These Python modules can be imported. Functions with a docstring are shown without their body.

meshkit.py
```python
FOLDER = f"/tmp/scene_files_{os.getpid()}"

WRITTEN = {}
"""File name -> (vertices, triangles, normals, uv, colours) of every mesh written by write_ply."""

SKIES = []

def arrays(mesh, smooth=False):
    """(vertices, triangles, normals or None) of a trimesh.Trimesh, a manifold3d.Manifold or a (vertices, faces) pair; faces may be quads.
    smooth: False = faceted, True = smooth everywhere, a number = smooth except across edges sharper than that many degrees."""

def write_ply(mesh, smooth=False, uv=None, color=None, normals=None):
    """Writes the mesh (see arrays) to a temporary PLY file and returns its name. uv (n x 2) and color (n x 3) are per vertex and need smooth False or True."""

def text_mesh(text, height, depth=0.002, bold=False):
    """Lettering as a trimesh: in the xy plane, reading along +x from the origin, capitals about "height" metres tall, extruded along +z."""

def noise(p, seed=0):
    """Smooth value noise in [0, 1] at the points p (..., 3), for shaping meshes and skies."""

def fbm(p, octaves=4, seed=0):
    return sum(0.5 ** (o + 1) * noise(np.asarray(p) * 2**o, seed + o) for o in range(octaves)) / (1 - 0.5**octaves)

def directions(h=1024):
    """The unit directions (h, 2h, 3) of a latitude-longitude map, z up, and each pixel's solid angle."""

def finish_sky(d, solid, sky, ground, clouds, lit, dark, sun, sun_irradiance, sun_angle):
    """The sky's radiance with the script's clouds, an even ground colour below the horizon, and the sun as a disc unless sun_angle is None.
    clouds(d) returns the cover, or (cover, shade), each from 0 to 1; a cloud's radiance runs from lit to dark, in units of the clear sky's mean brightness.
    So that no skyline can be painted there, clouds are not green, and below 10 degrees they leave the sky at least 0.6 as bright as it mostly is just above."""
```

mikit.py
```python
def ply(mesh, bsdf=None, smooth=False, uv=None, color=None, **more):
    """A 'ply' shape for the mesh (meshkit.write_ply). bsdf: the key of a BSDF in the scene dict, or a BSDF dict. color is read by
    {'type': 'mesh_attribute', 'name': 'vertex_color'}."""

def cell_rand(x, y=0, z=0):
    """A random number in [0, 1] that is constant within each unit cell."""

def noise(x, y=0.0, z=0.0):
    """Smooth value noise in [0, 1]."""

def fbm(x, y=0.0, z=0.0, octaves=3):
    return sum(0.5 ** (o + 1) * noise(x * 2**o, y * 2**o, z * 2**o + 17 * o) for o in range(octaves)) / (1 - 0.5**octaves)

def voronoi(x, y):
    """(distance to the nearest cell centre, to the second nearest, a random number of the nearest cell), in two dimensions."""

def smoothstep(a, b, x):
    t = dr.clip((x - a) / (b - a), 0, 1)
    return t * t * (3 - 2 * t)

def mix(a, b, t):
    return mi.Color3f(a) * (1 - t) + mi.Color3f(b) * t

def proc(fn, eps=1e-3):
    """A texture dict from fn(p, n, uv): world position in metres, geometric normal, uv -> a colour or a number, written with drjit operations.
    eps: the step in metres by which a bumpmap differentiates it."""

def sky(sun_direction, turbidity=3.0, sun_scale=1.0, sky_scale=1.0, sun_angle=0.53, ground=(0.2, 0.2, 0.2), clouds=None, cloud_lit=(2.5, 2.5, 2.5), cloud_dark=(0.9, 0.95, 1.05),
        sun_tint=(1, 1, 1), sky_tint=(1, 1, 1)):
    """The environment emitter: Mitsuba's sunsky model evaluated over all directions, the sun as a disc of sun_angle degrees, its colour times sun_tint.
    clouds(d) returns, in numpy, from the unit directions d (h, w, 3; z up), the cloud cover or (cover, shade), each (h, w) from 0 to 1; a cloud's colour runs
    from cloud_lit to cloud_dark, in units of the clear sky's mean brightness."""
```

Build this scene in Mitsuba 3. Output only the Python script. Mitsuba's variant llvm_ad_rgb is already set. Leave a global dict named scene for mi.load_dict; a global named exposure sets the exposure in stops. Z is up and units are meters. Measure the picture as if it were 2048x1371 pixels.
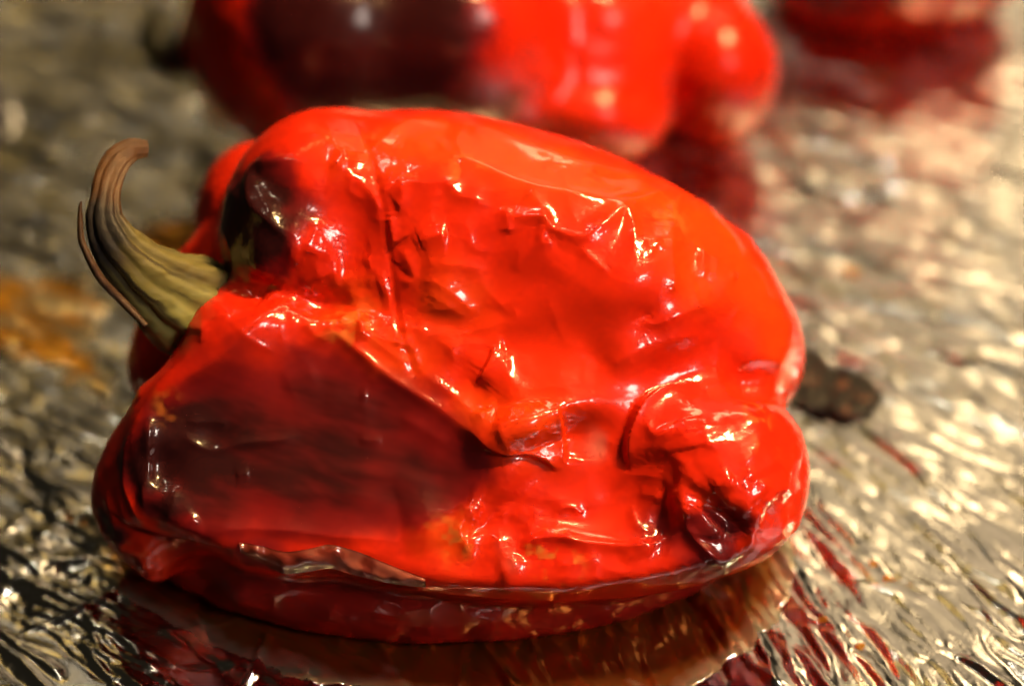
import math
import numpy as np
import mitsuba as mi
import mikit
import meshkit
from scipy.spatial import cKDTree
from scipy import sparse
from scipy.ndimage import map_coordinates
import shapely
from shapely.geometry import Polygon

T = mi.ScalarTransform4f
scene, labels = {}, {}
RNG = np.random.default_rng(7)

# ------------------------------------------------------------------ camera (lengths in mm until a mesh is written)
ELEV, DIST = math.radians(37.0), 420.0
TARGET = np.array([0.0, 0.0, 30.0])
RIGHT = np.array([1.0, 0, 0])
FWD = np.array([0, math.cos(ELEV), -math.sin(ELEV)])
UP = np.array([0, math.sin(ELEV), math.cos(ELEV)])
EYE = TARGET - DIST * FWD
FOCAL = DIST * 14.2                       # focal length in pixels of the 2048 wide photograph
scene['camera'] = {
    'type': 'thinlens', 'fov': math.degrees(2 * math.atan(1024 / FOCAL)), 'fov_axis': 'x',
    'aperture_radius': 0.0068, 'focus_distance': 0.4, 'near_clip': 0.02, 'far_clip': 20.0,
    'to_world': T().look_at(origin=(EYE / 1000).tolist(), target=(TARGET / 1000).tolist(), up=[0, 0, 1]),
}
exposure = 0.45


def lamp(key, pos, size, rgb, label, aim=(0, 0, 0.03), shape='rectangle'):
    to = T().look_at(origin=pos, target=aim, up=[0.1, 0.2, 1]).scale([size[0], size[1], 1])
    scene[key] = {'type': shape, 'to_world': to, 'bsdf': {'type': 'diffuse', 'reflectance': {'type': 'rgb', 'value': [.5, .5, .5]}},
                  'emitter': {'type': 'area', 'radiance': {'type': 'rgb', 'value': list(rgb)}}}
    labels[key] = {'label': label, 'category': 'lamp'}


# kitchen lamps around the tray, and unseen emitters added for the foil reflections
lamp('warm_kitchen_lamp', [0.42, 0.08, 0.85], (0.065, 0.065), [225, 143, 58], 'warm square kitchen lamp high above the tray on the right')
lamp('added_wide_panel', [0.32, 1.41, 1.09], (0.31, 0.27), [0.33, 0.24, 0.13], 'unseen wide warm panel far behind the tray, added to tint the foil tan')  # added glowing panel in place of a warm-lit wall, for the foil base tone
lamp('added_low_panel', [0.38, 1.45, 0.56], (0.34, 0.17), [0.6, 0.43, 0.24], 'unseen low warm panel far behind the tray on the right, added for foil streaks')  # added low panel that gives the right foil its warm streaks
lamp('added_bright_panel', [0.29, 0.81, 1.17], (0.15, 0.085), [10, 7.1, 3.6], 'unseen bright warm panel high behind the tray, added for cream foil creases')  # added panel, placed where tilted creases mirror it as cream lines
lamp('small_white_lamp', [-0.22, 0.28, 1.0], (0.013, 0.013), [170, 146, 104], 'small white ceiling spot lamp above the tray')
lamp('small_white_lamp_001', [-0.35, 1.5, 1.35], (0.01, 0.01), [80, 68, 48], 'small white emitter added far behind the tray on the left for foil glints')  # added emitter for sparkle on the left foil
lamp('small_white_lamp_002', [0.25, 1.4, 1.25], (0.009, 0.009), [200, 180, 145], 'small white emitter added far behind the tray in the middle for foil glints')  # added emitter for bright blur discs on the right foil
lamp('added_yellow_emitter', [-0.28, 0.8, 1.15], (0.03, 0.03), [14, 8.8, 2.2], 'small yellow emitter added behind the tray on the left for foil glints')  # added emitter for yellow glints on the left creases
lamp('added_yellow_emitter_001', [-0.3, 1.4, 0.57], (0.12, 0.05), [0.7, 0.44, 0.09], 'low yellow emitter added far behind the tray on the left for golden foil')  # added emitter for golden reflections in the left foil and juice
lamp('soft_white_lamp', [0.78, -0.62, 0.8], (0.13, 0.11), [20, 17, 14.5], 'soft white lamp in front of the tray on the right')
scene['room_glow'] = {'type': 'constant', 'radiance': {'type': 'rgb', 'value': [0.008, 0.0065, 0.004]}}


# ------------------------------------------------------------------ helpers
def W(px, py, s):
    """The point at depth s (mm behind the plane through the target) that the photograph shows at (px, py)."""
    d = (DIST + s) / FOCAL
    return TARGET + s * FWD + d * ((px - 1024) * RIGHT + (685.5 - py) * UP)


def Wz(px, py, z=0.0):
    """The point at height z that the photograph shows at (px, py)."""
    ray = FWD + ((px - 1024) * RIGHT + (685.5 - py) * UP) / FOCAL
    return EYE + ray * ((z - EYE[2]) / ray[2])


def project(v):
    q = np.asarray(v) - EYE
    d = q @ FWD
    return np.stack([1024 + FOCAL * (q @ RIGHT) / d, 685.5 - FOCAL * (q @ UP) / d], -1), d - DIST


def smoothstep(a, b, x):
    t = np.clip((x - a) / (b - a), 0, 1)
    return t * t * (3 - 2 * t)


def fbm(p, scale, octaves=3, seed=0):
    return meshkit.fbm(np.asarray(p) / scale + 31.7, octaves, seed)


def ridged(p, scale, octaves=2, seed=0):
    out, total = 0, 0
    for o in range(octaves):
        n = meshkit.noise(np.asarray(p) / scale * 2**o + 11.3, seed + o)
        out = out + 0.5**o * (1 - np.abs(2 * n - 1))
        total += 0.5**o
    return out / total


def surface_nets(field, origin, step):
    inside = field < 0
    n = np.array(field.shape)
    c = [slice(None, -1), slice(1, None)]
    corners = {(a, b, d): field[c[a], c[b], c[d]] for a in (0, 1) for b in (0, 1) for d in (0, 1)}
    count = sum((v < 0).astype(np.int8) for v in corners.values())
    cell = np.argwhere((count > 0) & (count < 8))
    index = -np.ones(n - 1, np.int64)
    index[tuple(cell.T)] = np.arange(len(cell))
    vals = {k: v[tuple(cell.T)] for k, v in corners.items()}
    pos, hits = np.zeros((len(cell), 3)), np.zeros(len(cell))
    for k in vals:
        for ax in range(3):
            if k[ax] == 0:
                k2 = tuple(1 if i == ax else k[i] for i in range(3))
                a, b = vals[k], vals[k2]
                on = (a < 0) != (b < 0)
                t = np.where(on, a / np.where(on, a - b, 1), 0)
                p = np.tile(np.array(k, float), (len(cell), 1))
                p[:, ax] += t
                pos += p * on[:, None]
                hits += on
    verts = origin + (cell + pos / hits[:, None]) * step
    quads = []
    for ax in range(3):
        u, w = (ax + 1) % 3, (ax + 2) % 3
        a = np.take(inside, range(n[ax] - 1), ax)
        b = np.take(inside, range(1, n[ax]), ax)
        e = np.argwhere(a != b)
        e = e[(e[:, u] > 0) & (e[:, w] > 0) & (e[:, u] < n[u] - 1) & (e[:, w] < n[w] - 1)]
        flip = ~a[tuple(e.T)]
        q = []
        for du, dw in ((1, 1), (0, 1), (0, 0), (1, 0)):
            g = e.copy()
            g[:, u] -= du
            g[:, w] -= dw
            q.append(index[tuple(g.T)])
        q = np.stack(q, 1)
        q[flip] = q[flip][:, ::-1]
        quads.append(q)
    q = np.vstack(quads)
    return verts, np.vstack([q[:, [0, 1, 2]], q[:, [0, 2, 3]]])


def normals(v, f):
    n = np.zeros_like(v)
    fn = np.cross(v[f[:, 1]] - v[f[:, 0]], v[f[:, 2]] - v[f[:, 0]])
    for k in range(3):
        for j in range(3):
            n[:, j] += np.bincount(f[:, k], fn[:, j], len(v))
    return n / np.maximum(np.linalg.norm(n, axis=1, keepdims=True), 1e-12)


def averager(f, n):
    e = np.vstack([f[:, [0, 1]], f[:, [1, 2]], f[:, [2, 0]]])
    m = sparse.coo_matrix((np.ones(2 * len(e)), (np.r_[e[:, 0], e[:, 1]], np.r_[e[:, 1], e[:, 0]])), (n, n)).tocsr()
    m.data[:] = 1
    return sparse.diags(1 / np.maximum(np.asarray(m.sum(1)).ravel(), 1)) @ m


def relax(v, f, times, lam=0.5, mu=-0.52):
    a = averager(f, len(v))
    for _ in range(times):
        v = v + lam * (a @ v - v)
        if mu:
            v = v + mu * (a @ v - v)
    return v


def subdivide(v, f):
    e = np.sort(np.vstack([f[:, [0, 1]], f[:, [1, 2]], f[:, [2, 0]]]), 1)
    key, inv = np.unique(e[:, 0] * len(v) + e[:, 1], return_inverse=True)
    mid = (v[key // len(v)] + v[key % len(v)]) / 2
    m = inv.reshape(3, -1).T + len(v)
    f2 = np.vstack([np.c_[f[:, 0], m[:, 0], m[:, 2]], np.c_[f[:, 1], m[:, 1], m[:, 0]], np.c_[f[:, 2], m[:, 2], m[:, 1]], m])
    return np.vstack([v, mid]), f2


def ellipsoid(p, centre, radii, roll=0.0, world=False):
    """Rough distance to an ellipsoid whose axes run right, up and away from the viewer (or along x, y, z), rolled anticlockwise."""
    a, b, c = (RIGHT, np.array([0, 1.0, 0]), np.array([0, 0, 1.0])) if world else (RIGHT, UP, FWD)
    r = math.radians(roll)
    a, b = a * math.cos(r) + b * math.sin(r), b * math.cos(r) - a * math.sin(r)
    q = [((p[..., 0] - centre[0]) * k[0] + (p[..., 1] - centre[1]) * k[1] + (p[..., 2] - centre[2]) * k[2]) for k in (a, b, c)]
    if world:                                          # a thick round cake rather than a ball
        rho = np.hypot(q[0] / radii[0], q[1] / radii[1])
        l = (rho**4 + (q[2] / radii[2]) ** 4) ** 0.25
        return ((l - 1) * min(radii)).astype(np.float32)
    l1 = np.sqrt(sum((x / s) ** 2 for x, s in zip(q, radii)))
    l2 = np.sqrt(sum((x / s**2) ** 2 for x, s in zip(q, radii)))
    return (l1 * (l1 - 1) / np.maximum(l2, 1e-6)).astype(np.float32)


def smin(a, b, k):
    h = np.clip(0.5 + 0.5 * (b - a) / k, 0, 1)
    return b * (1 - h) + a * h - k * h * (1 - h)


def blob_mesh(lobes, step, floor=-1.5):
    """lobes: (centre, radii, roll, world, k) joined in turn by a smooth union of width k."""
    lo = np.min([np.array(l[0]) - max(l[1]) for l in lobes], 0) - 3
    hi = np.max([np.array(l[0]) + max(l[1]) for l in lobes], 0) + 3
    lo[2] = max(lo[2], floor - 3)
    ax = [np.arange(a, b, step, dtype=np.float32) for a, b in zip(lo, hi)]
    p = np.stack(np.meshgrid(*ax, indexing='ij'), -1)
    d = None
    for c, r, roll, world, k, *cut in lobes:
        e = ellipsoid(p, c, r, roll, world)
        if cut:                                     # a flat face on the near side: (distance from the centre, degrees it leans down)
            (off, lean), = cut
            n = -FWD * math.cos(math.radians(lean)) - UP * math.sin(math.radians(lean))
            flat = ((p[..., 0] - c[0]) * n[0] + (p[..., 1] - c[1]) * n[1] + (p[..., 2] - c[2]) * n[2] - off).astype(np.float32)
            e = -smin(-e, -flat, 1.2)
        d = e if d is None else smin(d, e, k)
    d = np.maximum(d, (floor - p[..., 2]))
    v, f = surface_nets(d, lo, step)
    return relax(v, f, 4), f


class Sculpt:
    """Pushes the vertices of a mesh in and out along strokes laid on its surface."""

    def __init__(self, v, f):
        self.v, self.f = v, f
        self.n = normals(relax(v, f, 6, 0.5, 0), f)
        self.push = np.zeros(len(v))
        uv, s = project(v)
        front = np.einsum('ij,ij->i', self.n, v - EYE) < 0
        self.ids = np.nonzero(front)[0]
        self.uv, self.s = uv[self.ids], s[self.ids]
        self.tree = cKDTree(self.uv)

    def at(self, px, py):
        """The surface point that the photograph shows at (px, py)."""
        near = self.tree.query_ball_point([px, py], 9)
        if not near:
            near = [self.tree.query([px, py])[1]]
        i = self.ids[near[int(np.argmin(self.s[near]))]]
        s = project(self.v[i])[1]
        return W(px, py, s), self.n[i]

    def line(self, pts):
        pts = np.array(pts, float)
        # a rounded path through the given points
        if len(pts) > 2:
            t = np.arange(len(pts))
            from scipy.interpolate import PchipInterpolator
            g = np.linspace(0, len(pts) - 1, max(12, int(np.linalg.norm(np.diff(pts, axis=0), axis=1).sum() / 6)))
            pts = np.stack([PchipInterpolator(t, pts[:, k])(g) for k in (0, 1)], 1)
        else:
            g = np.linspace(0, 1, max(6, int(np.linalg.norm(pts[1] - pts[0]) / 6)))[:, None]
            pts = pts[0] * (1 - g) + pts[1] * g
        q = [self.at(*p) for p in pts]
        P, N = np.array([x[0] for x in q]), np.array([x[1] for x in q])
        for _ in range(3):
            P[1:-1] = (P[:-2] + 2 * P[1:-1] + P[2:]) / 4
        return P, N

    def stroke(self, pts, h, w, kind='ridge', ends=True, wob=0.0):
        """h: height in mm, w: half width in mm. ridge: a sharp crest, soft: a rounded one, step: the right hand side of the path stands over the left one."""
        P, N = self.line(pts)
        reach = 4 * w
        box = np.all((self.v > P.min(0) - reach) & (self.v < P.max(0) + reach), 1)
        idx = np.nonzero(box)[0]
        if not len(idx):
            return
        d, j = cKDTree(P).query(self.v[idx], distance_upper_bound=reach)
        ok = np.isfinite(d)
        idx, d, j = idx[ok], d[ok], j[ok]
        tan = np.gradient(P, axis=0)
        tan /= np.maximum(np.linalg.norm(tan, axis=1, keepdims=True), 1e-9)
        rel = self.v[idx] - P[j]
        along = np.einsum('ij,ij->i', rel, tan[j])
        # exact distance to the polyline's local line
        end = ((j == 0) & (along < 0)) | ((j == len(P) - 1) & (along > 0))
        perp = rel - along[:, None] * tan[j]
        d = np.where(end, d, np.linalg.norm(perp, axis=1))
        fade = 1.0
        if ends:
            u = j / (len(P) - 1.0)
            k = 0.45 if kind == 'soft' else 0.25
            fade = smoothstep(0, k, u) * smoothstep(1, 1 - k, u)
            fade = fade * np.where(end, np.exp(-(d / w) ** 2), 1)
        facing = np.einsum('ij,ij->i', N[j], self.n[idx]) > -0.2
        if wob:
            fade = fade * (1 - wob + 2 * wob * meshkit.noise(P / 3.0 + 5)[j])
        if kind == 'ridge':
            prof = np.exp(-np.sqrt((d / w) ** 2 + 0.02) + 0.14) - 0.02
        elif kind == 'soft':
            prof = np.exp(-(d / w) ** 2)
        else:
            side = np.einsum('ij,ij->i', np.cross(tan[j], N[j]), perp)
            side = smoothstep(-0.18, 0.18, side)
            prof = np.exp(-d / w) * side - 0.45 * np.exp(-d / (0.6 * w)) * (1 - side)
        self.push[idx] += h * prof * fade * facing

    def blob(self, px, py, r, h, sharp=2.0):
        c, _ = self.at(px, py)
        q = np.linalg.norm(self.v - c, axis=1) / r
        self.push += h * np.exp(-(q ** sharp))

    def apply(self, smooth=1):
        a = averager(self.f, len(self.v))
        p = self.push
        for _ in range(smooth):
            p = 0.5 * p + 0.5 * (a @ p)
        self.v = self.v + p[:, None] * self.n
        self.push = np.zeros(len(self.v))


def put(key, v, f, bsdf, smooth=True, color=None, **label):
    scene[key] = mikit.ply((np.asarray(v) / 1000.0, f), bsdf, smooth=smooth, color=color)
    if label:
        labels[key] = label


# ------------------------------------------------------------------ materials
def micro(p, n, uv):
    q = p * 1000.0
    a = mikit.noise(q.x * 1.9, q.y * 1.9, q.z * 1.9)
    b = mikit.noise(q.x * 4.3 + 7, q.y * 4.3, q.z * 4.3)
    patch = mikit.smoothstep(0.42, 0.7, mikit.noise(q.x * 0.12 + 3, q.y * 0.12, q.z * 0.12))
    return (a * 0.6 + b * 0.3) * (0.12 + 0.88 * patch)


def skin_rough(p, n, uv):
    q = p * 1000.0
    return 0.08 + 0.13 * mikit.fbm(q.x * 0.25, q.y * 0.25, q.z * 0.25)


scene['skin'] = {'type': 'bumpmap', 'arbitrary': mikit.proc(micro, eps=8e-5), 'scale': 0.00005, 'bsdf': {
    'type': 'principled', 'base_color': {'type': 'mesh_attribute', 'name': 'vertex_color'}, 'roughness': mikit.proc(skin_rough),
    'specular': 0.5, 'clearcoat': 0.6, 'clearcoat_gloss': 0.93}}
scene['far_skin'] = {'type': 'principled', 'base_color': {'type': 'mesh_attribute', 'name': 'vertex_color'}, 'roughness': 0.24, 'specular': 0.25, 'clearcoat': 0.3, 'clearcoat_gloss': 0.97}
scene['dry'] = {'type': 'principled', 'base_color': {'type': 'mesh_attribute', 'name': 'vertex_color'}, 'roughness': 0.55, 'specular': 0.35}


scene['film'] = {'type': 'twosided', 'bsdf': {'type': 'principled', 'base_color': {'type': 'mesh_attribute', 'name': 'vertex_color'}, 'metallic': 0.9, 'roughness': 0.16, 'specular': 0.5, 'clearcoat': 1.0, 'clearcoat_gloss': 0.97}}


def brushed(p, n, uv):
    x, y = p.x * 1000.0, p.y * 1000.0
    a = mikit.noise((x * 0.86 - y * 0.5) * 3.2, (x * 0.5 + y * 0.86) * 0.12)
    return a


scene['foil_metal'] = {'type': 'twosided', 'bsdf': {'type': 'bumpmap', 'arbitrary': mikit.proc(brushed, eps=8e-5), 'scale': 0.00001, 'bsdf': {
    'type': 'roughconductor', 'material': 'Al', 'distribution': 'beckmann', 'alpha': 0.068}}}


# ------------------------------------------------------------------ the foil
def crease_map():
    """Thousands of single creases, each a short curved ridge, laid over a grid of heights; their bearing changes over the sheet."""
    rng = np.random.default_rng(11)
    x0, y0, step = -100.0, -82.0, 0.3
    nx, ny = 700, 860
    z = np.zeros((nx, ny))
    anchors = [(1480, 1350, 72), (1700, 1200, 58), (1900, 1000, 52), (1950, 600, 31), (1700, 350, 24), (1750, 130, 22), (150, 150, 22), (100, 650, 24), (100, 950, 30), (200, 1200, 38), (420, 1350, 46), (900, 1345, 66), (1250, 1350, 74), (1000, 100, 20)]
    A = np.array([Wz(px, py)[:2] for px, py, _ in anchors])
    deg = np.array([k[2] for k in anchors], float)
    n = 3400
    cx, cy = rng.uniform(-95, 105, n), rng.uniform(-76, 168, n)
    w = 1 / (((cx[:, None] - A[:, 0]) ** 2 + (cy[:, None] - A[:, 1]) ** 2) + 30) ** 1.5
    ang = -np.radians((w * deg).sum(1) / w.sum(1) + rng.normal(0, 5, n) + np.where(rng.random(n) < 0.06, rng.normal(0, 40, n), 0))
    size = rng.random(n) ** 2.2
    half = 2.0 + 12.0 * size * rng.uniform(0.5, 1.3, n)
    wid = 0.34 + 0.55 * size * rng.uniform(0.4, 1.3, n) + 0.12 * rng.random(n)
    long = np.arange(n) < 1250                          # the first are long broad folds that run across the sheet
    half = np.where(long, rng.uniform(7, 22, n), half)
    wid = np.where(long, rng.uniform(0.7, 1.5, n), wid)
    high = wid * np.where(long, rng.uniform(0.2, 0.62, n), rng.uniform(0.16, 0.56, n)) * np.where(rng.random(n) < 0.25, -1, 1)
    bend = rng.normal(0, 0.02, n) / (0.5 + size) * np.where(long, 0.35, 1)
    group = smoothstep(0.3, 0.62, meshkit.fbm(np.stack([cx / 14, cy / 14, 0 * cx + 4], -1), 2, 91))
    high *= 0.35 + 0.65 * group
    for k in range(n):
        r = half[k] + 2 * wid[k]
        i0, i1 = max(0, int((cx[k] - r - x0) / step)), min(nx, int((cx[k] + r - x0) / step) + 2)
        j0, j1 = max(0, int((cy[k] - r - y0) / step)), min(ny, int((cy[k] + r - y0) / step) + 2)
        if i1 <= i0 or j1 <= j0:
            continue
        dx = (x0 + np.arange(i0, i1) * step - cx[k])[:, None]
        dy = (y0 + np.arange(j0, j1) * step - cy[k])[None]
        a = dx * math.cos(ang[k]) + dy * math.sin(ang[k])
        d = -dx * math.sin(ang[k]) + dy * math.cos(ang[k]) + bend[k] * a * a + 0.16 * np.sin(a * 0.6 + k) + 0.05 * np.sin(a * 2.1 + 2 * k)
        t = np.clip(1 - np.abs(a) / half[k], 0, 1)
        ww = wid[k] * 0.85 * (0.45 + 0.55 * np.sqrt(t))
        prof = np.where(d > 0, np.exp(-(d / ww) ** 2), np.exp(-(d / (0.55 * ww)) ** 2))
        z[i0:i1, j0:j1] += high[k] * np.minimum(1, 3 * t) * prof
    return z, x0, y0, step


CREASES = crease_map()


def foil_height(x, y):
    p = np.stack([x, y, 0 * x], -1)
    z, x0, y0, step = CREASES
    h = map_coordinates(z, [(x - x0) / step, (y - y0) / step], order=1, mode='constant')
    warp = np.stack([meshkit.fbm(p / 7.0 + 3, 2, 1), meshkit.fbm(p / 7.0 + 3, 2, 2), 0 * x], -1) * 5
    crumple = smoothstep(16, 2, np.hypot((x + 66) / 1.5, y + 14)) * (ridged(p + warp, 5.5, 2, 60) - 0.5) * 1.5
    big = (meshkit.fbm(p / 36.0, 2, 70) - 0.5) * 1.6
    facets = np.abs(meshkit.noise((p + 1.5 * warp) / 9.0, 77) - 0.5) * 0.3
    return h + big + crumple + facets - 0.3


def spread(core_lo, core_hi, step, lo, hi):
    core = np.arange(core_lo, core_hi, step)
    out, s, x = [], step, core_hi
    while x < hi:
        out.append(x)
        s *= 1.06
        x += s
    left, s, x = [], step, core_lo - step
    while x > lo:
        left.append(x)
        s *= 1.06
        x -= s
    return np.r_[left[::-1], core, out]


gx, gy = spread(-88, 100, 0.33, -260, 280), spread(-72, 160, 0.36, -140, 330)
X, Y = np.meshgrid(gx, gy, indexing='ij')
Z = foil_height(X, Y)
idx = np.arange(X.size).reshape(X.shape)
quads = np.stack([idx[:-1, :-1], idx[1:, :-1], idx[1:, 1:], idx[:-1, 1:]], -1).reshape(-1, 4)
put('foil', np.stack([X, Y, Z], -1).reshape(-1, 3), quads, 'foil_metal',
    label='crinkled aluminium foil sheet under the roasted peppers', kind='structure')


def puddle(key, pts, label, tint=(0.42, 0.14, 0.014), thick=0.09, rim=1.8, deep=2.5, thin=0.15, wob=1.2, seed=3):
    poly = Polygon([Wz(*p)[:2] for p in pts]).buffer(2).buffer(-2)
    x0, y0, x1, y1 = poly.bounds
    x, y = np.meshgrid(np.arange(x0 - 2, x1 + 2, 0.35), np.arange(y0 - 2, y1 + 2, 0.35), indexing='ij')
    pt = shapely.points(x, y)
    t = np.where(shapely.contains(poly, pt), 1, -1) * shapely.distance(poly.boundary, pt)
    t = t + wob * (meshkit.fbm(np.stack([x, y, 0 * x], -1) / 3.0, 2, seed) - 0.5) * 2
    h = foil_height(x, y)
    k = np.clip(t / rim, 0, 1)
    z = h + thick * np.sqrt(1 - (1 - k) ** 2) * np.where(t < 0, 0, 1) + np.where(t < 0, -0.3, 0.06)
    ok = t > -0.4
    i = np.arange(x.size).reshape(x.shape)
    q = np.stack([i[:-1, :-1], i[1:, :-1], i[1:, 1:], i[:-1, 1:]], -1)
    q = q[ok[:-1, :-1] & ok[1:, :-1] & ok[1:, 1:] & ok[:-1, 1:]].reshape(-1, 4)
    used = np.unique(q)
    m = -np.ones(x.size, int)
    m[used] = np.arange(len(used))
    V = np.stack([x, y, z], -1).reshape(-1, 3)[used]
    amount = smoothstep(0, deep, t.ravel()[used]) * (0.12 + 1.1 * smoothstep(thin, thin + 0.3, fbm(np.stack([0.3 * (V[:, 0] * 0.85 - V[:, 1] * 0.5), V[:, 0] * 0.5 + V[:, 1] * 0.85, V[:, 2]], -1), 3.0, 3, seed + 5)))      # how much juice lies there: it colours the metal under it
    k = np.clip(amount, 0, 1)[:, None]
    colour = np.array([0.82, 0.74, 0.56]) * (1 - k) + np.array(tint) * k
    put(key, V, m[q], 'film', color=colour, label=label, category='juice puddle')


# ------------------------------------------------------------------ the main pepper
def cam(px, py, s, a, b, c, roll, k):
    """A lobe by its centre in the photograph, its depth, and its half sizes in pixels (a, b) and mm (c)."""
    d = (DIST + s) / FOCAL
    return (W(px, py, s), (a * d, b * d, c), roll, False, k)


lobes = [
    cam(1125, 568, 9, 515, 275, 26, -24, 1),
    cam(625, 455, 5, 185, 240, 20, -14, 4),
    cam(850, 450, 8, 270, 215, 22, -16, 5),
    cam(850, 640, 8, 260, 200, 22, -30, 7),
    (*cam(665, 888, -7, 425, 262, 22, 2, 3), (10.0, -8.0)),
    cam(500, 690, -3, 150, 130, 13, 35, 4),
    (*cam(1080, 1048, -9, 490, 152, 16, 1, 2), (8.5, -18.0)),
    cam(1420, 945, -4, 198, 200, 17, 10, 3),
    cam(1100, 830, 4, 420, 260, 22, 0, 5),
    cam(520, 440, 24, 128, 158, 15, 0, 2),
    cam(419, 610, 16, 235, 112, 12, 56, 2),
    cam(330, 985, -3, 142, 165, 13, 0, 3),
    ((-9.5, 0.0, 6.0), (48.5, 31.5, 8.5), 0, True, 1.0),
]
pv, pf = blob_mesh(lobes, 0.55)
pv, pf = subdivide(pv, pf)
pv = relax(pv, pf, 2)
sc = Sculpt(pv, pf)


def R(pts, h, w, **k): sc.stroke(pts, 0.95 * h, w, kind='ridge', **k)
def S(*a, **k): sc.stroke(*a, kind='soft', **k)
def F(*a, **k): sc.stroke(*a, kind='step', **k)


# broad planes first
S([(835, 750), (930, 790), (1040, 790)], -1.2, 5)
S([(1040, 800), (1060, 900)], 2.6, 6)                          # flat flap in the middle
S([(1140, 800), (1150, 930)], -1.6, 4)
S([(1130, 790), (1250, 690), (1330, 590)], -1.5, 4)
S([(1210, 790), (1400, 715), (1540, 640)], -1.2, 5)
S([(1190, 730), (1310, 640)], 1.2, 4)
sc.blob(1040, 540, 10, -1.2)
S([(1555, 802), (1500, 768), (1440, 765)], -2.0, 3)
S([(440, 565), (510, 577), (590, 580)], -2.2, 3)
S([(640, 530), (646, 430), (640, 345)], -1.0, 4)
S([(480, 500), (560, 550)], 1.0, 4)
S([(350, 690), (420, 620), (500, 580)], 1.0, 4)
S([(930, 1000), (860, 1055), (800, 1075)], 0.9, 5)
S([(1290, 1030), (1360, 1040)], -0.8, 5)
S([(1420, 1060), (1460, 1000)], -1.6, 4)
S([(320, 870), (312, 1000)], -1.4, 3)
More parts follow.
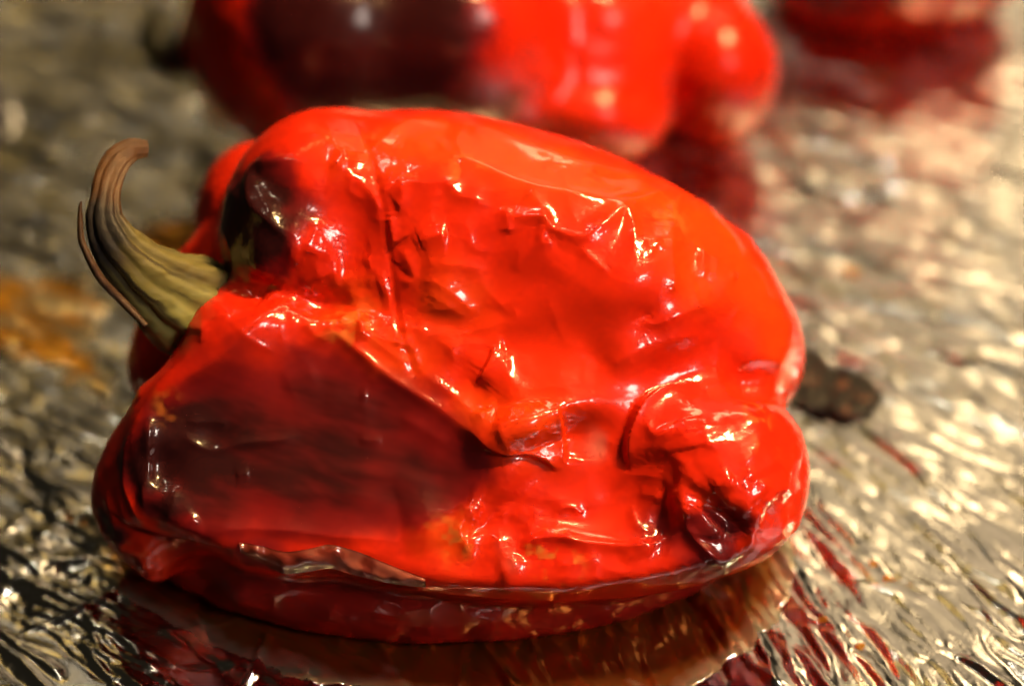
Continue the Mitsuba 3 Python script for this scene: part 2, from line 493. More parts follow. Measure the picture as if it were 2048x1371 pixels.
# long taut folds that run out from where the skin is pinched
for pts, h, w in [([(848, 742), (1000, 645), (1190, 600)], 0.9, 3.2), ([(842, 705), (890, 570), (930, 450)], 0.7, 2.8), ([(1390, 372), (1310, 510), (1170, 640)], 0.9, 3.0), ([(1400, 380), (1450, 540), (1410, 680)], 0.8, 3.0),
                  ([(1405, 375), (1500, 470), (1560, 590)], 0.8, 3.0), ([(1000, 430), (1090, 520), (1230, 560)], 0.6, 3.0), ([(790, 500), (900, 470), (1010, 420)], 0.6, 2.6), ([(600, 582), (700, 560), (775, 600)], 0.6, 2.6), ([(605, 580), (660, 480), (720, 400)], 0.6, 2.8),
                  ([(1150, 800), (1300, 700), (1500, 650)], 0.7, 3.0), ([(300, 1120), (330, 1180)], 0.9, 2.5), ([(470, 1150), (490, 1225)], 0.9, 2.5), ([(680, 1200), (690, 1270)], 0.6, 3.0), ([(960, 1215), (1000, 1275)], 0.6, 3.0), ([(1240, 1200), (1210, 1250)], 0.6, 2.5),
                  ([(380, 1140), (400, 1210)], -1.0, 3.5), ([(580, 1180), (600, 1250)], -0.7, 4.0), ([(1100, 1210), (1110, 1265)], -0.6, 4.0)]:
    S(pts, h, w)
sc.apply(3)
sc = Sculpt(sc.v, pf)
# folds where one piece of skin lies over the next
S([(700, 226), (735, 300), (762, 400), (778, 520), (795, 640), (832, 748)], -0.24, 0.5, ends=False)
F([(1262, 950), (1250, 890), (1268, 820), (1320, 775), (1420, 762)], 1.5, 6)
F([(1118, 948), (1092, 926), (1060, 912), (1000, 898), (930, 858)], 0.7, 3)
sc.blob(1000, 950, 4, 1.0)
F([(1590, 1062), (1488, 1126), (1400, 1164), (1296, 1188), (1191, 1198), (1050, 1198), (840, 1178), (700, 1153), (560, 1120), (421, 1088), (351, 1074), (291, 1058)], 0.9, 3, ends=False)
F([(950, 765), (975, 725), (985, 690)], 0.7, 3)
F([(1132, 930), (1128, 860), (1112, 800)], -0.6, 2.5)
# the sharp ridges
for pts, h, w in [
    ([(640, 318), (560, 322), (515, 333), (500, 360), (508, 405), (550, 450), (612, 514)], 1.7, 1.5),
    ([(505, 350), (530, 400), (560, 448)], 0.5, 0.8),
    ([(655, 235), (665, 280), (688, 315), (697, 345)], 0.8, 1.5), ([(650, 330), (697, 345), (745, 395), (775, 450)], 0.8, 1.6),
    ([(612, 514), (640, 430)], 0.5, 1.2), ([(500, 512), (545, 550), (590, 572)], 0.8, 1.6), ([(455, 545), (500, 525)], 0.5, 1.4),
    ([(600, 580), (640, 555), (690, 540)], 0.7, 1.6), ([(600, 582), (570, 615), (536, 634), (501, 660), (437, 717), (360, 765), (299, 810)], 1.3, 2.2),
    ([(470, 600), (530, 595), (560, 605)], 0.5, 2), ([(517, 724), (613, 688), (668, 666), (694, 685), (777, 753), (850, 800), (930, 855), (1000, 900), (1060, 925)], 1.0, 1.6),
    ([(690, 540), (700, 600), (680, 660)], 0.7, 1.8), ([(700, 565), (720, 640), (735, 680)], 0.5, 1.2), ([(715, 580), (725, 640)], 0.4, 0.9),
    ([(755, 575), (775, 570)], 0.4, 1.6), ([(700, 650), (760, 690), (830, 745)], 0.6, 1.6), ([(830, 735), (900, 785), (960, 830), (990, 828)], 0.8, 1.4),
    ([(1000, 835), (1012, 880), (1022, 915)], 0.7, 1.2), ([(900, 800), (930, 830), (985, 845)], 0.4, 1.4),
    ([(300, 815), (297, 880), (294, 960), (290, 1052)], 1.1, 1.1), ([(272, 850), (249, 900), (250, 960), (272, 1015), (292, 1054)], 0.9, 1.0),
    ([(365, 848), (385, 885), (430, 900), (480, 886), (560, 880), (605, 862)], 0.55, 0.9), ([(365, 848), (420, 842), (460, 850)], 0.35, 0.9),
    ([(320, 1060), (345, 1020), (350, 960)], 0.5, 1.2), ([(345, 1065), (400, 1030)], 0.5, 1.2),
    ([(400, 1075), (474, 1058), (560, 1060), (700, 1075), (812, 1080)], 0.8, 1.5), ([(720, 790), (735, 792)], 0.3, 0.8), ([(715, 880), (765, 880)], 0.3, 0.7),
    ([(470, 950), (500, 945)], 0.3, 0.7), ([(800, 830), (850, 860), (900, 890)], 0.3, 1.2), ([(560, 770), (640, 740)], 0.25, 2.0), ([(640, 800), (760, 820)], 0.25, 2.5),
    ([(500, 1000), (650, 985), (820, 1010)], 0.35, 2.5), ([(600, 940), (760, 950), (880, 970)], 0.3, 2.0),
    ([(921, 1000), (931, 1023), (914, 1058), (928, 1093), (960, 1132)], 1.2, 1.4), ([(935, 1000), (942, 1040), (930, 1075), (950, 1105)], 0.5, 0.8),
    ([(935, 1005), (965, 1012)], 0.5, 1.2), ([(990, 1035), (1020, 1028), (1060, 1055)], 0.45, 1.0), ([(945, 1040), (970, 1045)], 0.3, 0.8),
    ([(1035, 1108), (1050, 1095), (1070, 1080), (1110, 1076), (1180, 1087), (1250, 1093), (1310, 1088), (1350, 1070), (1378, 1064)], 1.2, 1.1),
    ([(1035, 1108), (1025, 1140), (990, 1150)], 0.7, 1.4), ([(1010, 985), (1120, 1000), (1230, 990)], 0.4, 2.2),
    ([(1340, 962), (1362, 970), (1368, 1000), (1375, 1050), (1402, 1092), (1440, 1114), (1470, 1108), (1494, 1090)], 1.0, 1.2),
    ([(1365, 972), (1395, 1020), (1425, 1055), (1450, 1070)], 0.6, 1.1), ([(1450, 1062), (1488, 1069), (1506, 1030), (1530, 999), (1551, 978), (1576, 974), (1592, 988)], 0.9, 1.1),
    ([(1467, 1048), (1495, 1005), (1523, 974), (1520, 955)], 0.7, 1.1), ([(1422, 976), (1467, 950)], 0.7, 1.1), ([(1440, 1000), (1475, 990), (1500, 950)], 0.4, 1.0),
    ([(1492, 1115), (1500, 1060), (1530, 1010)], 0.5, 1.0), ([(1420, 985), (1500, 950), (1575, 905)], 0.5, 1.6), ([(1488, 1110), (1540, 1080), (1590, 1020)], 0.3, 2.0),
    ([(1380, 870), (1370, 840)], 0.4, 1.4), ([(1290, 920), (1340, 870), (1385, 905)], 0.35, 1.8), ([(1330, 930), (1400, 890), (1470, 880)], 0.3, 2.2),
    ([(1430, 770), (1500, 790), (1560, 850)], 0.6, 2.2), ([(1465, 740), (1530, 718), (1585, 735)], 0.7, 1.8),
    ([(1008, 400), (1029, 434), (1078, 434), (1106, 458), (1165, 476), (1200, 455), (1246, 420), (1267, 465), (1268, 495), (1247, 545)], 1.15, 1.2),
    ([(1012, 410), (1016, 470)], 0.6, 1.0), ([(1080, 435), (1085, 485), (1110, 470)], 0.6, 1.0), ([(1350, 430), (1344, 490), (1348, 545), (1338, 605)], 0.9, 1.3),
    ([(1310, 470), (1316, 500)], 0.5, 1.0), ([(1375, 470), (1405, 510), (1412, 560)], 0.7, 1.3), ([(1395, 500), (1450, 525)], 0.6, 1.4), ([(1470, 540), (1480, 555)], 0.4, 1.0),
    ([(1505, 520), (1530, 565), (1545, 610)], 0.5, 1.4), ([(1285, 628), (1305, 648), (1380, 620), (1450, 600)], 0.6, 1.5), ([(1180, 760), (1300, 690), (1420, 670)], 0.5, 2.4),
    ([(780, 420), (784, 470), (792, 490)], 0.8, 1.2), ([(792, 490), (815, 520), (830, 555), (818, 565), (786, 548)], 0.7, 1.3),
    ([(795, 345), (835, 365), (885, 362), (920, 390), (955, 400), (985, 425)], 0.8, 1.4), ([(800, 345), (805, 395), (785, 415)], 0.6, 1.4), ([(825, 490), (870, 470), (895, 468)], 0.7, 1.4),
    ([(830, 555), (880, 570), (930, 608), (958, 633)], 0.6, 1.6), ([(835, 530), (900, 530), (980, 548)], 0.4, 1.8), ([(850, 580), (900, 615), (945, 640)], 0.5, 1.6),
    ([(730, 318), (770, 275), (800, 248), (860, 224)], 0.8, 1.5), ([(870, 228), (1040, 283), (1200, 335), (1385, 362)], 1.0, 2.2),
    ([(870, 285), (950, 325), (1040, 365), (1120, 385), (1250, 408), (1320, 388), (1385, 362)], 1.0, 2.0), ([(1246, 420), (1290, 400), (1330, 385)], 0.5, 1.2),
    ([(1385, 365), (1350, 410), (1345, 440)], 0.6, 1.5), ([(1390, 370), (1440, 440), (1500, 500)], 0.6, 2.4), ([(940, 762), (985, 700), (1010, 690)], 0.6, 1.3),
    ([(945, 770), (1020, 712)], 0.5, 1.3), ([(1115, 800), (1128, 850), (1126, 930)], 0.5, 1.0), ([(1170, 930), (1180, 870), (1215, 880), (1245, 905)], 0.5, 1.8),
    ([(291, 1075), (288, 1140), (330, 1188), (430, 1222)], 0.8, 1.6), ([(380, 1215), (450, 1200), (488, 1160), (495, 1120)], 0.8, 2.2), ([(500, 1190), (600, 1210), (680, 1250)], 0.6, 3.0),
    ([(207, 960), (222, 1030), (246, 1098), (290, 1110)], 0.7, 1.0), ([(228, 940), (240, 1000), (270, 1060)], 0.4, 1.0), ([(195, 1040), (215, 1085), (260, 1110)], 0.5, 1.2),
    ([(268, 690), (282, 750), (270, 800)], 0.6, 1.5), ([(430, 350), (420, 440)], 0.4, 2.5),
]:
    R(pts, h, w, wob=0.12)
vr = np.random.default_rng(23)
for x0, y0, x1, y1, count, lean in [(900, 300, 1480, 600, 6, 75), (1290, 820, 1560, 1060, 14, 50), (940, 980, 1330, 1140, 12, 15), (640, 260, 780, 640, 8, 80), (460, 330, 600, 560, 6, 50), (380, 590, 640, 700, 8, 35), (700, 620, 1000, 760, 8, 30)]:
    for _ in range(count):
        x, y, a, length = vr.uniform(x0, x1), vr.uniform(y0, y1), math.radians(lean + vr.normal(0, 28)), vr.uniform(35, 110)
        bend = vr.normal(0, 0.25) * length
        dx, dy = math.cos(a) * length / 2, math.sin(a) * length / 2
        R([(x - dx, y - dy), (x - bend * math.sin(a), y + bend * math.cos(a)), (x + dx, y + dy)], vr.uniform(0.15, 0.42), vr.uniform(0.5, 1.0), wob=0.4)
for x, y, r, h in [(470, 435, 4.5, 0.9), (1000, 1105, 3.0, 0.7), (1510, 840, 2.6, 0.6), (1200, 890, 4.5, -1.0), (430, 868, 3.0, -0.7), (900, 430, 6, -0.9), (1080, 520, 6, -0.8), (860, 620, 5, -0.3),
                   (1450, 640, 5, -0.8), (1400, 540, 4, -0.6), (545, 400, 4, -0.9), (510, 470, 5, 0.6), (700, 450, 6, -0.8), (1500, 780, 4, -1.0), (560, 600, 4, 0.6), (1190, 1010, 5, -0.5),
                   (1130, 1140, 4, 0.6), (830, 1120, 5, 0.5), (390, 1140, 5, -1.0), (1300, 860, 5, 0.6), (720, 600, 5, -0.6), (1080, 330, 5, -0.4), (1260, 580, 6, 0.7)]:
    sc.blob(x, y, r, h)
sc.apply(1)
v0 = sc.v
warp = np.stack([fbm(v0, 6.0, 2, k) for k in (1, 2, 3)], -1) * 7
wr = ridged(v0 + warp, 9.0, 2, 5)
mask = smoothstep(0.4, 0.62, fbm(v0, 14.0, 2, 9))
fine = ridged(v0 + warp * 0.4, 2.2, 2, 15) * smoothstep(0.5, 0.7, fbm(v0, 7.0, 2, 19))
calm = np.ones(len(v0))
for x, y, r in [(500, 850, 150), (650, 860, 160), (800, 890, 120), (600, 980, 120), (400, 900, 100)]:
    calm *= 1 - 0.85 * np.exp(-(np.linalg.norm(v0 - sc.at(x, y)[0], axis=1) / (r / 14.2)) ** 4)
sc.push = calm * (0.4 * (wr**3 - 0.3) * (0.15 + 0.85 * mask) + 0.06 * fine)
sc.apply(0)


# ---- colour of the skin: ripe red, orange where it is thin, maroon to black where it is charred; the slab tone holds painted shade too
def spots(v, centres, seed=0):
    """Soft patches, each (centre, radius, strength), their edges broken by noise."""
    keep = np.ones(len(v))
    q0 = v + (np.stack([fbm(v, 6.0, 3, seed + k) for k in (0, 10, 20)], -1) - 0.5) * 7
    for c, r, a in centres:
        keep *= 1 - a * np.exp(-(np.linalg.norm(q0 - c, axis=1) / (0.95 * r)) ** 3)
    return 1 - keep


def shade(v, char, brown=(), pale=(), seed=0, under=None, orange=()):
    n1, n2 = fbm(v, 16.0, 3, 40 + seed), fbm(v, 3.0, 3, 50 + seed)
    c = np.array([0.62, 0.016, 0.0012]) + (n1 - 0.3)[:, None] * np.array([0.35, 0.02, 0.002]) + ((n2 - 0.5) * 0.35)[:, None] * np.array([0.3, 0.012, 0.001])
    o = spots(v, orange, seed + 6)[:, None] * (0.6 + 0.8 * n2[:, None])
    c = c * (1 - o) + np.array([0.75, 0.062, 0.003]) * o
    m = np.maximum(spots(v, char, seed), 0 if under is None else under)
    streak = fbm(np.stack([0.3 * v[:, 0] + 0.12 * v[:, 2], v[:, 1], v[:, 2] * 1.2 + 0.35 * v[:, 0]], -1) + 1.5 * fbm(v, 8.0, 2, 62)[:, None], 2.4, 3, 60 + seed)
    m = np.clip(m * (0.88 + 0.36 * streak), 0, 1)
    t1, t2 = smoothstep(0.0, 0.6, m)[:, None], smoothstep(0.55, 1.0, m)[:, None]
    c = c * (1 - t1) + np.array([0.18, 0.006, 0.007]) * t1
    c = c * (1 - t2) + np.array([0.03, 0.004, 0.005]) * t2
    b = spots(v, brown, seed + 3)[:, None] * smoothstep(0.45, 0.65, fbm(v, 1.6, 2, 70 + seed))[:, None]
    c = c * (1 - b) + np.array([0.55, 0.16, 0.03]) * b
    p = spots(v, pale, seed + 4)[:, None]
    c = c * (1 - p) + np.array([0.75, 0.26, 0.2]) * p
    return np.clip(c, 0.003, 0.9)


def on(px, py, r, a=1.0):
    return sc.at(px, py)[0], r / 14.2, a


sc = Sculpt(sc.v, pf)
char = [on(500, 430, 85), on(480, 490, 75, .97), on(455, 400, 60), on(500, 385, 70, .95), on(470, 430, 90), on(525, 445, 75, .97), on(450, 490, 80, .97), on(560, 350, 60, .5), on(545, 515, 60, .5), on(445, 530, 60, .9), on(500, 490, 60, .8), on(540, 400, 50, .6), on(600, 420, 60, .4), on(440, 530, 40, .5),
        on(340, 900, 80, .8), on(316, 920, 60, .9), on(318, 990, 50, .9), on(430, 870, 90, .7), on(540, 920, 90, .6), on(660, 930, 90, .5),
        on(430, 800, 130, .5), on(560, 850, 150, .5), on(700, 850, 140, .45), on(830, 880, 120, .4), on(400, 980, 90, .5), on(620, 990, 110, .4), on(800, 960, 120, .4),
        on(650, 750, 90, .42), on(760, 800, 70, .35), on(270, 920, 60, .5), on(900, 910, 80, .35), on(960, 940, 60, .3), on(880, 970, 80, .3), on(420, 1020, 80, .5), on(540, 1020, 90, .45), on(700, 1020, 90, .4), on(850, 1000, 80, .35), on(312, 860, 40, .8), on(312, 940, 40, .9), on(314, 1010, 36, .9), on(420, 860, 60, .6), on(400, 930, 60, .6),
        on(1395, 1040, 45, .55), on(1440, 1085, 50, .6), on(1480, 1040, 50, .45), on(1300, 1050, 60, .45), on(1400, 1120, 80, .45), on(205, 1040, 35, 1), on(225, 1070, 30, 1),
        on(430, 1130, 50, .4), on(520, 1130, 60, .7)]
brown = [on(1110, 1120, 40), on(900, 1080, 50, .7), on(330, 800, 30, .6), on(930, 330, 50, .6), on(700, 640, 60, .6), on(1520, 850, 40, .6), on(1350, 430, 50, .5)]
pale = [on(1590, 700, 22, .8), on(1575, 770, 22, .8), on(1005, 1110, 28, .5), on(1200, 900, 34, .5)]  # last two: broad pinkish reflections painted into the skin colour
sv, sf = sc.v, pf
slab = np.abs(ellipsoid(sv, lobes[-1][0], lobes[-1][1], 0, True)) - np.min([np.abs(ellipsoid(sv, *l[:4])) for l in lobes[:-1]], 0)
under = 0.4 * smoothstep(1.0, -1.0, slab) * smoothstep(-62, -40, sv[:, 0] - 0.2 * sv[:, 1])  # lower slab: scorched maroon with its contact shade painted in
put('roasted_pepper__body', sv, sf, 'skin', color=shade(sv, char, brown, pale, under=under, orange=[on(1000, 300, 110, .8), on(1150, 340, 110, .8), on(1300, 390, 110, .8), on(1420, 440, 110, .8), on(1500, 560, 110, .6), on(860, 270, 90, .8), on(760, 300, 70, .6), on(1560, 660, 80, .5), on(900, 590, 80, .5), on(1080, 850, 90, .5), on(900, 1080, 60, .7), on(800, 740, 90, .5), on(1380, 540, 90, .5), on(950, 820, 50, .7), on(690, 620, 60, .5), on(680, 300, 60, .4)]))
labels['roasted_pepper'] = {'label': 'large wrinkled roasted red pepper with a curved green stem, nearest and in focus', 'category': 'pepper'}


def tube(path, sides=40, ribs=0.0, count=7, flat=None, seed=0):
    """A tube along (px, py, depth, radius in px) points. flat: its thickness along the view, as a share of its width, per point."""
    from scipy.interpolate import PchipInterpolator
    path = np.array(path, float)
    t = np.arange(len(path))
    g = np.linspace(0, len(path) - 1, 24 * len(path))
    q = PchipInterpolator(t, path)(g)
    fl = np.ones(len(g)) if flat is None else PchipInterpolator(t, np.array(flat, float))(g)
    C = np.array([W(*k[:3]) for k in q])
    rad = q[:, 3] / 14.2
    tan = np.gradient(C, axis=0)
    tan /= np.linalg.norm(tan, axis=1, keepdims=True)
    side = np.cross(tan, FWD)
    side /= np.linalg.norm(side, axis=1, keepdims=True)
    deep = np.cross(side, tan)
    th = np.linspace(0, 2 * np.pi, sides, endpoint=False)
    twist = 0.35 * g / len(path)
    ang = th[None] + twist[:, None]
    k = 1 + ribs * (np.abs(np.sin(count * 0.5 * ang + 0.6)) - 0.5) * (1 + 0.5 * np.sin(3 * ang + seed))
    V = C[:, None] + rad[:, None, None] * k[..., None] * (np.cos(th)[None, :, None] * side[:, None] + fl[:, None, None] * np.sin(th)[None, :, None] * deep[:, None])
    n, m = V.shape[:2]
    V = V.reshape(-1, 3)
    V = V + ((np.stack([fbm(V, 2.2, 3, seed + j) for j in range(3)], -1) - 0.5) * 0.05 * np.repeat(rad, m)[:, None] * 3)
    i = np.arange(n - 1)[:, None] * m + np.arange(m)[None]
    j = np.arange(n - 1)[:, None] * m + (np.arange(m)[None] + 1) % m
    f = np.stack([i, j, j + m, i + m], -1).reshape(-1, 4)
    f = np.vstack([f[:, [0, 2, 1]], f[:, [0, 3, 2]]])
    caps = []
    for row, c, order in ((0, C[0], 1), (n - 1, C[-1], -1)):
        V = np.vstack([V, c])
        r0 = row * m + np.arange(m)
        tri = np.stack([np.full(m, len(V) - 1), np.roll(r0, -1), r0], -1)
        caps.append(tri[:, ::-order])
    return V, np.vstack([f] + caps), np.r_[np.repeat(g / (len(path) - 1), m), 0, 1], np.r_[np.tile(th, n), 0, 0]


# ------------------------------------------------------------------ its stem
sp, sfc, su, st = tube([(490, 690, 9, 62), (440, 645, 3, 100), (380, 612, -5, 98), (320, 573, -9, 76), (268, 530, -12, 57), (226, 480, -14, 45), (209, 430, -14, 34), (212, 385, -13, 27),
                        (222, 345, -12, 27), (242, 313, -11, 25), (270, 297, -10, 20), (294, 297, -9, 16)], 96, 0.16, 9, [.9, .9, .9, .95, 1, 1, .9, .7, .45, .35, .35, .5], 3)
stripe = fbm(np.stack([su * 9, np.cos(st) * 14, np.sin(st) * 14], -1), 1.6, 3, 5)
c = np.array([0.15, 0.125, 0.035]) + smoothstep(0.42, 0.1, su)[:, None] * smoothstep(-0.4, 0.6, np.sin(st + 2.2))[:, None] * np.array([0.13, 0.17, 0.05]) + (stripe - 0.5)[:, None] * np.array([0.16, 0.14, 0.06])
dark = smoothstep(0.5, 0.62, fbm(np.stack([su * 5, np.cos(st) * 9, np.sin(st) * 9], -1), 1.4, 3, 25)) * smoothstep(0.12, 0.35, su)
c = c * (1 - 0.8 * dark[:, None]) + np.array([0.035, 0.028, 0.016]) * 0.8 * dark[:, None]
br = smoothstep(0.36, 0.62, su + 0.25 * (fbm(sp, 3.0, 2, 8) - 0.5))[:, None]
c = c * (1 - br) + (np.array([0.09, 0.038, 0.012]) * (0.55 + 0.9 * fbm(sp, 0.9, 3, 9))[:, None]) * br
bl = spots(sp, [(W(213, 436, -18), 4.6, 1), (W(222, 475, -18), 4.4, .95), (W(195, 470, -18), 3.6, .9), (W(232, 500, -18), 4.4, .8), (W(185, 430, -16), 2.6, .9)], 4)[:, None]
c = c * (1 - bl) + np.array([0.012, 0.01, 0.01]) * bl
put('roasted_pepper__stem', sp, sfc, 'dry', color=np.clip(c, .004, .9))
fp, ff, fu, ft = tube([(292, 652, -15, 6), (244, 602, -15, 8), (202, 558, -17, 8), (176, 512, -18, 7), (161, 470, -18, 6), (160, 425, -18, 4), (163, 402, -18, 2)], 14, 0.2, 3, None, 9)
put('roasted_pepper__stem__fibre', fp, ff, 'dry', color=np.array([0.07, 0.035, 0.016]) * (0.4 + fbm(fp, 1.0, 2, 3))[:, None])

# ------------------------------------------------------------------ the skin that has come loose along its lower edge
sc = Sculpt(sv, sf)
top, low, out = [], [], []
edge = np.array([(478, 1098), (520, 1104), (568, 1118), (614, 1112), (660, 1100), (720, 1118), (790, 1148), (850, 1170)], float)
hang = np.array([(482, 1104), (530, 1130), (568, 1149), (614, 1144), (660, 1134), (720, 1152), (790, 1168), (852, 1174)], float)
g = np.linspace(0, len(edge) - 1, 90)
E = np.stack([np.interp(g, np.arange(len(edge)), edge[:, k]) for k in (0, 1)], 1)
H = np.stack([np.interp(g, np.arange(len(edge)), hang[:, k]) for k in (0, 1)], 1)
for _ in range(4):
    for A in (E, H):
        A[1:-1] = (A[:-2] + 2 * A[1:-1] + A[2:]) / 4
rows = []
for w in np.linspace(0, 1, 14):
    row = []
    for e, h in zip(E, H):
        base = sc.at(*(e - (0, 14)))
        s = project(base[0][None])[1][0]
        p = e * (1 - w) + h * w - (0, 14) * np.array(1 - w)
        row.append(W(p[0], p[1], s - 0.3 - 0.6 * math.sin(w * 2.6) + 1.3 * w * w))
    rows.append(row)
G = np.array(rows)
for _ in range(12):
    G[:, 1:-1] = (G[:, :-2] + 2 * G[:, 1:-1] + G[:, 2:]) / 4
    G[1:-1] = (G[:-2] + 2 * G[1:-1] + G[2:]) / 4
G = G + (fbm(G, 2.6, 2, 31)[..., None] - 0.5) * 2.0 * FWD
n, m = G.shape[:2]
i = np.arange(n * m).reshape(n, m)
q = np.stack([i[:-1, :-1], i[1:, :-1], i[1:, 1:], i[:-1, 1:]], -1).reshape(-1, 4)
q = np.vstack([q[:, [0, 1, 2]], q[:, [0, 2, 3]]])
G = G.reshape(-1, 3)
G2 = G + 0.18 * FWD
rim = np.r_[i[0], i[1:, -1], i[-1, -2::-1], i[-2:0:-1, 0]]
r2 = np.roll(rim, -1)
wall = np.vstack([np.stack([rim, rim + n * m, r2], -1), np.stack([r2, rim + n * m, r2 + n * m], -1)])
LV = np.vstack([G, G2])
lx = smoothstep(600, 660, project(LV)[0][:, 0])[:, None] * smoothstep(0.3, 0.6, fbm(LV, 1.8, 2, 5))[:, None]  # paler patches on the right part: whitish foil reflection painted in
put('roasted_pepper__loose_skin', LV, np.vstack([q, q[:, ::-1] + n * m, wall]), 'loose', color=np.array([0.15, 0.018, 0.01]) * (1 - lx) + np.array([0.30, 0.075, 0.05]) * lx)
labels['roasted_pepper__loose_skin'] = {'label': 'thin skin with a painted pale sheen, peeling off the lower front edge'}
scene['loose'] = {'type': 'twosided', 'bsdf': {'type': 'principled', 'base_color': {'type': 'mesh_attribute', 'name': 'vertex_color'}, 'roughness': 0.09, 'specular': 0.8, 'clearcoat': 1.0, 'clearcoat_gloss': 0.95}}


# ------------------------------------------------------------------ the peppers behind
def far_pepper(key, parts, char, label, seed, brown=()):
    v, f = blob_mesh(parts, 0.9)
    s = Sculpt(v, f)
    w = np.stack([fbm(v, 8.0, 2, seed + k) for k in (1, 2, 3)], -1) * 9
    s.push = 0.6 * (ridged(v + w, 13.0, 2, seed) ** 2 - 0.4)
    s.apply(0)
    spot = lambda L: [(s.at(x, y)[0], r / 12.0, a) for x, y, r, a in L]
    put(key + '__body', s.v, f, 'far_skin', color=shade(s.v, spot(char), spot(brown), seed=seed))
    labels[key] = {'label': label, 'category': 'pepper'}
    return s


far_pepper('roasted_pepper_001', [
    cam(655, 65, 72, 272, 262, 28, -12, 1), cam(900, 75, 74, 250, 245, 28, 0, 6), cam(1150, 75, 84, 235, 212, 22, -10, 3), cam(1425, 140, 86, 125, 150, 18, 12, 2),
    cam(1170, 240, 74, 150, 72, 12, -14, 9), cam(1290, 60, 92, 200, 180, 22, 0, 3), cam(560, 60, 78, 190, 200, 16, -35, 3)],
    [(720, 10, 170, 1), (680, 90, 130, 1), (800, 60, 150, .9), (590, 0, 110, .9), (600, 80, 100, .85), (880, 50, 110, .8), (720, 150, 120, .95), (800, 130, 120, .9), (820, 180, 110, .75), (720, 180, 80, .7), (900, 240, 100, .6), (980, 220, 80, .4), (1208, 82, 14, .9)],
    'roasted red pepper with a black charred left half, lying directly behind the front one', 300)
far_pepper('roasted_pepper_002', [cam(1780, -78, 121, 230, 150, 21, 4, 1), cam(1900, -66, 123, 128, 120, 18, 0, 3), cam(1640, -84, 125, 118, 112, 17, 0, 3)],
           [(1720, 15, 50, .6), (1640, 0, 60, .7), (1800, -30, 60, .6), (1700, 90, 60, .5)], 'farthest red pepper, cut off by the top right corner', 400)
kp, kf, ku, kt = tube([(430, 95, 84, 46), (385, 110, 80, 44), (345, 120, 76, 40), (318, 100, 74, 36), (310, 60, 74, 30), (318, 20, 75, 24)], 32, 0.15, 7, None, 12)
put('roasted_pepper_001__stem', kp, kf, 'dry', color=np.array([0.018, 0.02, 0.014]) * (0.5 + fbm(kp, 2.0, 2, 3))[:, None])

# ------------------------------------------------------------------ burnt flake and juices
fl = [(Wz(1580, 765, 0.5), (6.5, 4.2, 0.8), 0, True, 1), (Wz(1660, 782, 0.5), (6.0, 4.4, 0.8), 10, True, 1), (Wz(1705, 790, 0.6), (3.0, 3.4, 0.8), -20, True, 1), (Wz(1570, 745, 0.6), (4.0, 3.5, 1.2), 20, True, 1), (Wz(1595, 722, 0.5), (3.2, 2.6, 0.7), 30, True, 1), (Wz(1700, 815, 0.5), (2.0, 2.0, 0.6), 30, True, 1)]
bv, bf = blob_mesh(fl, 0.35)
bs = Sculpt(bv, bf)
bs.push = 1.6 * (fbm(bv, 1.6, 3, 61) - 0.5)
bs.apply(0)
cc = np.array([0.008, 0.007, 0.007]) + 0.6 * smoothstep(0.6, 0.75, fbm(bs.v, 1.8, 2, 63))[:, None] * np.array([0.22, 0.05, 0.012])
put('burnt_skin_flake', bs.v, bf, 'dry', color=cc, label='small black burnt skin flake lying on the foil right of the front pepper', category='food scrap')
puddle('juice_puddle', [(1560, 1060), (1598, 1100), (1580, 1190), (1550, 1240), (1500, 1290), (1440, 1340), (1360, 1400), (1150, 1420), (900, 1400), (640, 1370), (430, 1300), (270, 1210), (190, 1130), (165, 1050), (240, 960), (500, 900), (1300, 950)],
       'dark amber juice puddle spread around the foot of the front pepper', deep=5, thin=0.1, thick=0.04)
puddle('juice_puddle_001', [(-80, 560), (60, 542), (170, 556), (215, 610), (180, 690), (235, 750), (215, 805), (80, 735), (-80, 690)], 'amber juice film at the left edge, left of the stem', tint=(0.8, 0.36, 0.025), thick=0.1, deep=4, thin=0.28, wob=3.0, seed=8)
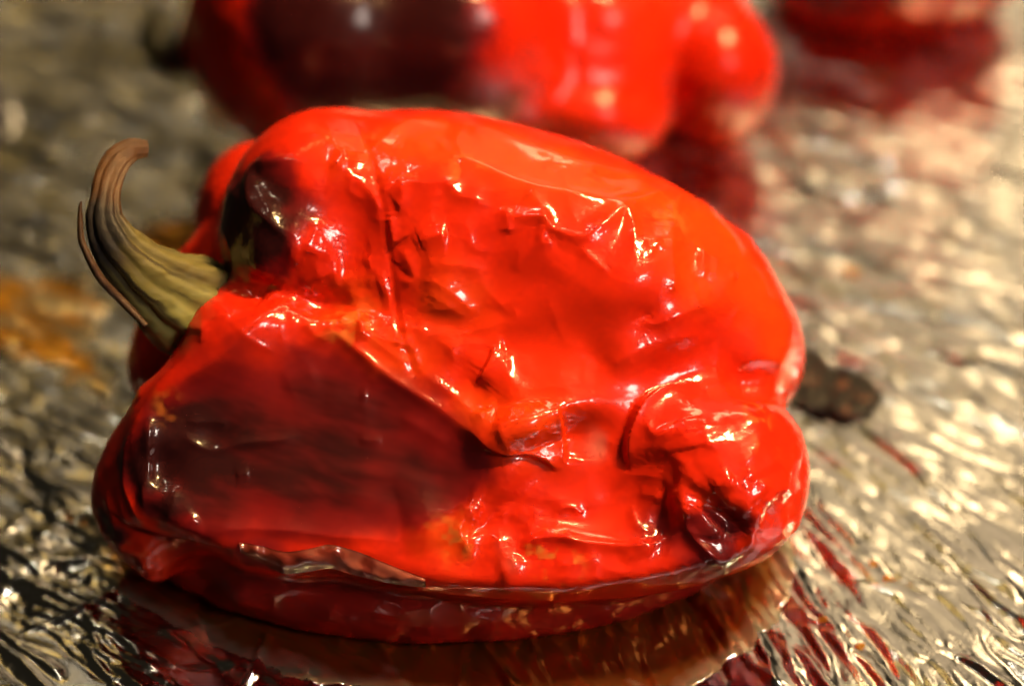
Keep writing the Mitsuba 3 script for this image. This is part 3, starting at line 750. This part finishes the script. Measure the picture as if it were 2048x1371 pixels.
puddle('juice_puddle_002', [(265, 460), (340, 436), (440, 430), (470, 500), (420, 560), (330, 540), (255, 505)], 'amber juice film in the gap between the stem and the pepper shoulder', tint=(0.66, 0.27, 0.02), thick=0.12, deep=3, wob=1.5, seed=18)
puddle('juice_puddle_003', [(390, 215), (440, 195), (500, 200), (540, 240), (500, 262), (430, 255)], 'small amber juice spot behind the front pepper, left of the charred one', thick=0.15, wob=0.5, seed=9)
drops = [((1748, 1122), 1.0, 'upper of two small orange juice drops right of the puddle'), ((1778, 1154), 1.2, 'lower of two small orange juice drops right of the puddle'), ((1646, 1240), 0.8, 'small orange juice drop just right of the puddle edge'),
         ((1700, 538), 1.9, 'golden juice drop on the bright foil right of the front pepper, farthest back'), ((138, 1038), 1.0, 'orange juice drop left of the front pepper beside the puddle'), ((165, 1050), 0.9, 'smaller orange juice drop left of the front pepper, nearer to it'), ((1720, 1290), 1.0, 'dull amber juice drop near the lower right corner')]
for k, (pp, r, text) in enumerate(drops):
    cpos = Wz(*pp)
    lat = np.linspace(0, np.pi / 2, 7)
    lon = np.linspace(0, 2 * np.pi, 20, endpoint=False)
    rr = 0.75 * r * (1 + 0.2 * np.sin(2 * lon + k) + 0.12 * np.sin(3 * lon + 2 * k))
    V = np.array([[cpos[0] + np.sin(a) * q * np.cos(b), cpos[1] + np.sin(a) * q * np.sin(b), np.cos(a) * 0.45 * r] for a in lat for b, q in zip(lon, rr)])
    V[:, 2] += foil_height(V[:, 0], V[:, 1]) - 0.05
    i = np.arange(len(V)).reshape(7, 20)
    j = np.roll(i, -1, 1)
    q = np.stack([i[:-1], i[1:], j[1:], j[:-1]], -1).reshape(-1, 4)
    put('juice_drop' + (f'_{k:03d}' if k else ''), V, q, 'drop', label=text, category='juice drop', group='juice drops on the foil')
scene['drop'] = {'type': 'twosided', 'bsdf': {'type': 'principled', 'base_color': {'type': 'rgb', 'value': [0.6, 0.24, 0.02]}, 'metallic': 0.6, 'roughness': 0.15, 'specular': 0.5, 'clearcoat': 1.0, 'clearcoat_gloss': 0.97}}
